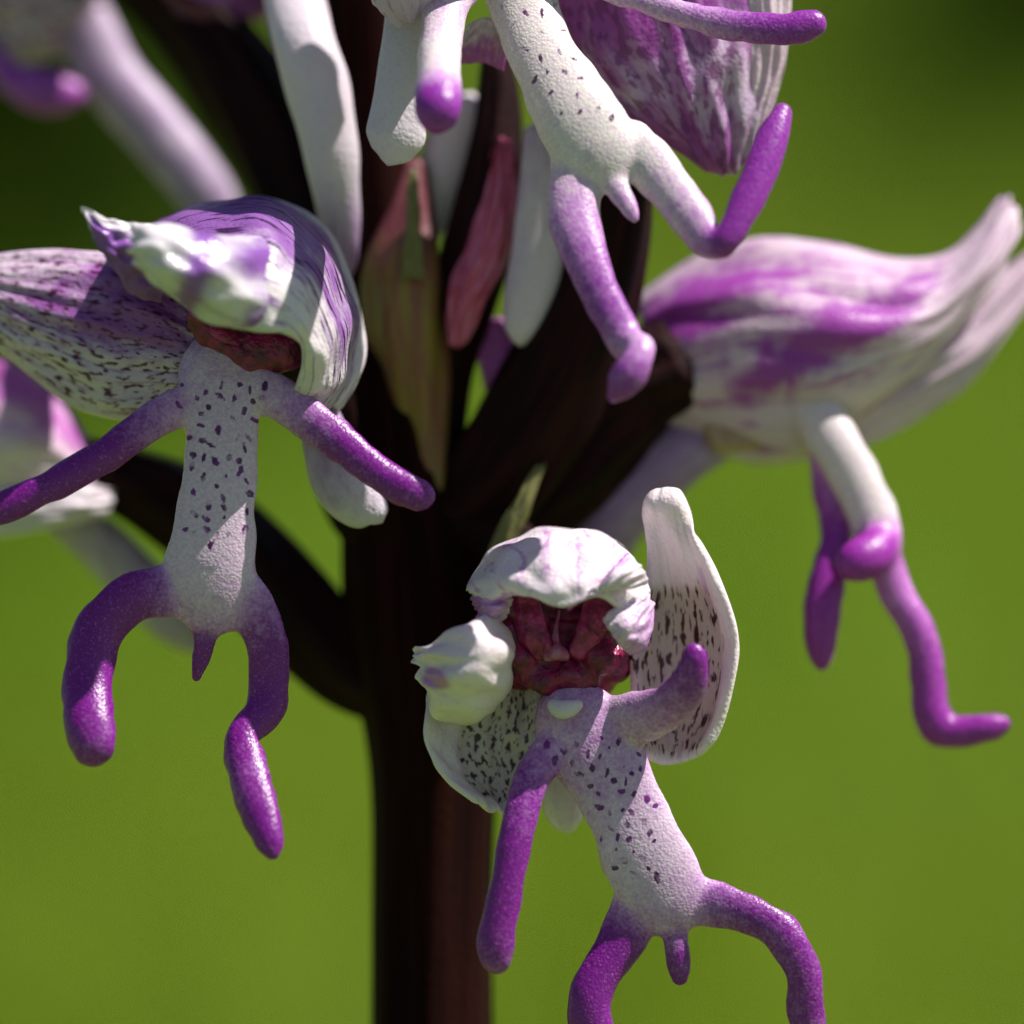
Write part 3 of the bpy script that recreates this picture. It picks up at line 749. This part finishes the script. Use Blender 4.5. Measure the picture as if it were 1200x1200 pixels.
# ---- bloom seen from the side (right)
def bloom_right():
    d = 230
    f = flower('pink streaked bloom turned sideways, its pale sepal tips pointing away from stem',
               [(560, 640, 270, 40), (610, 610, 265, 48), (660, 560, 255, 54), (710, 500, 245, 56), (750, 450, 235, 58), (800, 420, 225, 50)], M_ovary, twist=2)
    hoodA = [[(742, 352, d + 50), (752, 385, d + 12), (756, 425, d), (752, 460, d + 20), (752, 480, d + 50)],
             [(800, 308, d + 50), (812, 355, d - 10), (816, 415, d - 34), (808, 470, d - 10), (800, 512, d + 40)],
             [(880, 282, d + 40), (890, 335, d - 32), (896, 400, d - 60), (890, 470, d - 34), (870, 540, d + 26)],
             [(965, 282, d + 36), (970, 335, d - 36), (972, 400, d - 66), (962, 465, d - 40), (940, 534, d + 26)],
             [(1046, 300, d + 36), (1050, 340, d - 24), (1046, 390, d - 50), (1030, 440, d - 30), (1010, 500, d + 30)],
             [(1104, 296, d + 40), (1108, 328, d - 4), (1104, 364, d - 24), (1092, 400, d - 10), (1078, 440, d + 30)],
             [(1146, 268, d + 40), (1152, 292, d + 10), (1150, 318, d - 2), (1142, 344, d + 8), (1132, 372, d + 34)],
             [(1164, 240, d + 46), (1176, 250, d + 34), (1182, 270, d + 28), (1178, 294, d + 32), (1166, 316, d + 42)],
             [(1172, 230, d + 50), (1182, 234, d + 48), (1190, 244, d + 46), (1190, 262, d + 48), (1184, 276, d + 50)]]
    sheet('hood', hoodA, M_side, f, thick=10, seed=81, ribs=5, ribamp=2.2, wav=9, rag=3, nu=110,
          pig=lambda u, v: .95 * np.exp(-((v - .92 + 1.15 * u) / (.10 + .12 * u)) ** 2) * np.clip(5.4 - 8 * u, 0, 1) * np.clip(6 * u - .6, 0, 1) + .85 * np.exp(-((v - .30) / .2) ** 2 - ((u - .10) / .16) ** 2) + .45 * np.exp(-((v - .16) / .12) ** 2 - ((u - .3) / .16) ** 2) + .25 * np.clip(.7 - u, 0, 1) + .3 * np.exp(-((v - .7) / .06) ** 2) * (u > .3) - .05)
    hoodB = [[(780, 470, d + 60), (800, 500, d + 50), (820, 524, d + 66)],
             [(900, 450, d + 30), (910, 500, d + 30), (900, 545, d + 62)],
             [(1010, 420, d + 30), (1022, 470, d + 26), (1008, 524, d + 58)],
             [(1096, 380, d + 44), (1112, 430, d + 30), (1096, 480, d + 60)],
             [(1150, 340, d + 60), (1162, 386, d + 46), (1144, 440, d + 66)],
             [(1196, 300, d + 80), (1206, 330, d + 70), (1192, 372, d + 80)],
             [(1230, 276, d + 96), (1236, 286, d + 94), (1234, 300, d + 96)]]
    sheet('lateral_sepal', hoodB, M_side, f, thick=9, seed=83, ribs=4, ribamp=2.5, wav=6, rag=3, pig=lambda u, v: .35 * (1 - u) + .12 * np.sin(14 * v) - .1)
    lobes = [
        ('lip', [(955, 478, d - 20, 30, -.05), (980, 520, d - 34, 28, -.1), (1006, 565, d - 40, 28, -.1), (1024, 612, d - 44, 28, .1), (1034, 640, d - 46, 24, .5)], .8),
        ('arm_lobe', [(962, 520, d - 10, 18, .4), (970, 570, d - 16, 19, .75), (980, 620, d - 22, 20, .9), (972, 668, d - 40, 22, 1.0), (964, 720, d - 50, 23, 1.1), (962, 756, d - 50, 18, 1.15), (963, 778, d - 50, 9, 1.15)], .85),
        ('leg_lobe', [(1034, 632, d - 50, 24, .5), (1022, 650, d - 76, 26, 1.05), (1004, 658, d - 86, 24, 1.1), (994, 664, d - 84, 16, 1.1)], .9),
        ('leg_lobe', [(1036, 650, d - 44, 22, .6), (1050, 696, d - 46, 20, .55), (1076, 740, d - 48, 21, .7), (1087, 790, d - 48, 21, .85), (1092, 838, d - 48, 23, .9), (1112, 858, d - 50, 19, 1.0), (1150, 854, d - 52, 18, 1.0), (1176, 848, d - 52, 11, 1.0)], .9)]
    lip(lobes, f, M_lip_right, (), h=3.0, seed=24)
    tube('spur', [(860, 500, d + 60, 30), (800, 530, d + 40, 38), (750, 570, d + 50, 42), (712, 612, d + 60, 44), (688, 660, d + 70, 40), (680, 700, d + 74, 26)], M_spur, f, flat=.8, pig=.75)
    blob('column', [([(850, 506, d + 12, 26, 0), (930, 500, d + 10, 24, 0)], .7)], flesh_mat('column_tan', (.30, .18, .12), (.42, .30, .20)), f)
bloom_right()

# ---- softly blurred blooms further back
def bloom_back_left():
    d = 330
    f = flower('pink and white bloom half hidden behind the dashed sepal',
               [(470, 810, 275, 46), (400, 770, 295, 54), (335, 708, 315, 58), (270, 640, 330, 54), (200, 590, 335, 48), (130, 560, 332, 40), (60, 545, d, 32)], M_ovary, twist=2)
    sheet('hood', [[(125, 560, d), (120, 580, d - 20), (110, 600, d)], [(80, 480, d - 10), (70, 540, d - 60), (60, 606, d - 10)], [(20, 430, d - 10), (10, 520, d - 80), (6, 612, d - 10)], [(-50, 430, d), (-60, 520, d - 60), (-70, 590, d)], [(-110, 480, d + 10), (-114, 510, d - 10), (-116, 540, d + 10)]],
          M_pink, f, thick=9, seed=91, wav=8, pig=lambda u, v: .75 * np.exp(-((v - .1) / .3) ** 2) + .1)
    sheet('lateral_sepal', [[(134, 575, d - 30), (132, 590, d - 40), (124, 606, d - 30)], [(90, 566, d - 60), (86, 596, d - 70), (76, 616, d - 56)], [(30, 570, d - 60), (20, 604, d - 74), (10, 628, d - 56)], [(-40, 580, d - 30), (-50, 606, d - 40), (-54, 626, d - 30)]],
          M_spur, f, thick=8, seed=92, pig=.1)
    tube('spur', [(70, 600, d + 10, 26), (120, 640, d + 20, 30), (170, 690, d + 30, 32), (210, 730, d + 36, 30), (232, 756, d + 38, 14)], M_spur, f, flat=.7, pig=.55)
bloom_back_left()

def bloom_back_topleft():
    d = 600
    f = flower('blurred mottled bloom with a rounded magenta lobe on an arching dark stalk',
               [(420, 400, 290, 44), (390, 320, 310, 50), (350, 220, 340, 54), (290, 110, 380, 54), (220, 20, 420, 46), (140, -40, 450, 36), (70, -30, d, 30)], M_ovary, twist=2)
    sheet('hood', [[(130, -70, d), (126, -20, d - 20), (118, 30, d)], [(80, -100, d - 10), (76, -10, d - 70), (70, 66, d - 10)], [(10, -110, d - 10), (6, -20, d - 80), (2, 76, d - 10)], [(-70, -90, d), (-76, -20, d - 50), (-80, 50, d)]],
          M_mottled, f, thick=9, seed=95, wav=7, pig=.15, dark=.6)
    lobes = [('arm_lobe', [(-10, 60, d - 40, 12, .6), (14, 92, d - 70, 20, .8), (40, 106, d - 80, 27, .75), (70, 110, d - 80, 25, .75), (88, 110, d - 80, 14, .8)], .9)]
    lip(lobes, f, M_lip_right, (), h=4, seed=26)
    tube('spur', [(96, 20, d - 10, 34), (130, 90, d - 20, 36), (180, 150, d - 30, 36), (226, 206, d - 40, 34), (256, 250, d - 44, 28), (272, 280, d - 46, 12)], M_spur, f, flat=.75, pig=.62)
bloom_back_topleft()

def bloom_back_topmid():
    d = 420
    f = flower('pale long-spurred bloom tucked behind the dark stem',
               [(430, 160, 290, 34), (400, 80, 320, 36), (360, 10, 360, 34), (310, -50, 400, 30)], M_ovary, twist=2)
    sheet('lateral_sepal', [[(330, -20, d), (320, 6, d - 10), (310, 24, d)], [(270, -60, d - 20), (262, -10, d - 40), (258, 26, d - 20)], [(210, -60, d - 10), (204, -14, d - 30), (200, 12, d - 10)], [(170, -40, d), (168, -22, d - 6), (166, -8, d)]],
          M_pink, f, thick=8, seed=97, pig=.85)
    sheet('petal', [[(345, -30, d), (356, -20, d - 20), (370, -30, d)], [(300, -100, d), (330, -110, d - 50), (370, -90, d)], [(250, -120, d + 20), (270, -130, d), (300, -130, d + 20)]], M_pink, f, thick=8, seed=98, pig=.4)
    tube('spur', [(336, -40, 260, 34), (354, 40, 160, 37), (374, 110, 145, 37), (388, 180, 145, 33), (396, 240, 160, 26), (400, 300, 180, 20), (402, 330, 195, 8)], M_spur, f, flat=.8, pig=lambda u: -.1 + 1.1 * np.clip(u * 2.0 - .8, 0, 1), lump=.10)
bloom_back_topmid()

# ---- crowded stalks and bracts at the middle of the spike
def middle():
    f = flower('olive and maroon young bloom stalk in the middle of the spike',
               [(498, 640, 210, 20), (500, 570, 215, 24), (496, 500, 220, 30), (486, 430, 222, 42), (476, 370, 225, 50), (474, 310, 230, 46), (480, 250, 238, 30), (486, 190, 246, 14)], M_olive, twist=2, pig=lambda u: np.clip((u - .62) * 4, 0, 1))
    f = flower('rosy bud stalk beside the olive stalk',
               [(520, 600, 240, 16), (528, 500, 240, 18), (534, 420, 235, 26), (546, 350, 225, 36), (566, 270, 220, 40), (580, 190, 225, 34), (584, 120, 235, 26), (580, 50, 240, 14)], M_ovary, twist=2)
    sheet('petal', [[(528, 400, 190), (534, 408, 182), (546, 400, 188)], [(526, 350, 186), (546, 352, 160), (574, 344, 182)], [(544, 300, 186), (566, 304, 158), (596, 300, 182)], [(566, 230, 190), (584, 236, 170), (606, 240, 188)], [(584, 160, 200), (592, 162, 196), (600, 166, 200)]], M_bud, f, thick=10, seed=101, nu=60, nv=40, wav=7, ribamp=3)
    tube('spur', [(640, 150, 150, 26), (640, 220, 150, 32), (634, 290, 150, 34), (624, 345, 150, 33), (614, 385, 150, 24), (610, 402, 150, 10)], M_spur, f, flat=.7, pig=lambda u: .55 - .8 * u)
    tube('spur', [(550, 120, 270, 26), (532, 170, 270, 32), (518, 220, 270, 30), (510, 262, 270, 20), (508, 280, 270, 8)], M_spur, f, flat=.7, pig=.15)
    sheet('petal', [[(560, 380, 230), (590, 372, 222), (620, 390, 230)], [(560, 420, 226), (590, 420, 216), (616, 420, 226)], [(570, 458, 230), (584, 466, 226), (596, 456, 230)]], M_pink, f, thick=8, seed=103, pig=1.1, nu=40, nv=40)
    sheet('bract', [[(560, 690, 150), (576, 694, 140), (590, 690, 150)], [(574, 640, 138), (590, 640, 126), (606, 636, 138)], [(600, 590, 134), (614, 590, 126), (626, 584, 134)], [(630, 545, 140), (636, 544, 138), (640, 540, 140)]], M_bract, plant, thick=4, seed=105, nu=40, nv=24)
    sheet('bract', [[(470, 330, 176), (484, 326, 168), (498, 330, 176)], [(474, 270, 170), (484, 266, 164), (494, 270, 170)], [(480, 200, 178), (484, 198, 176), (488, 200, 178)]], M_bract, plant, thick=4, seed=106, nu=40, nv=24)
middle()
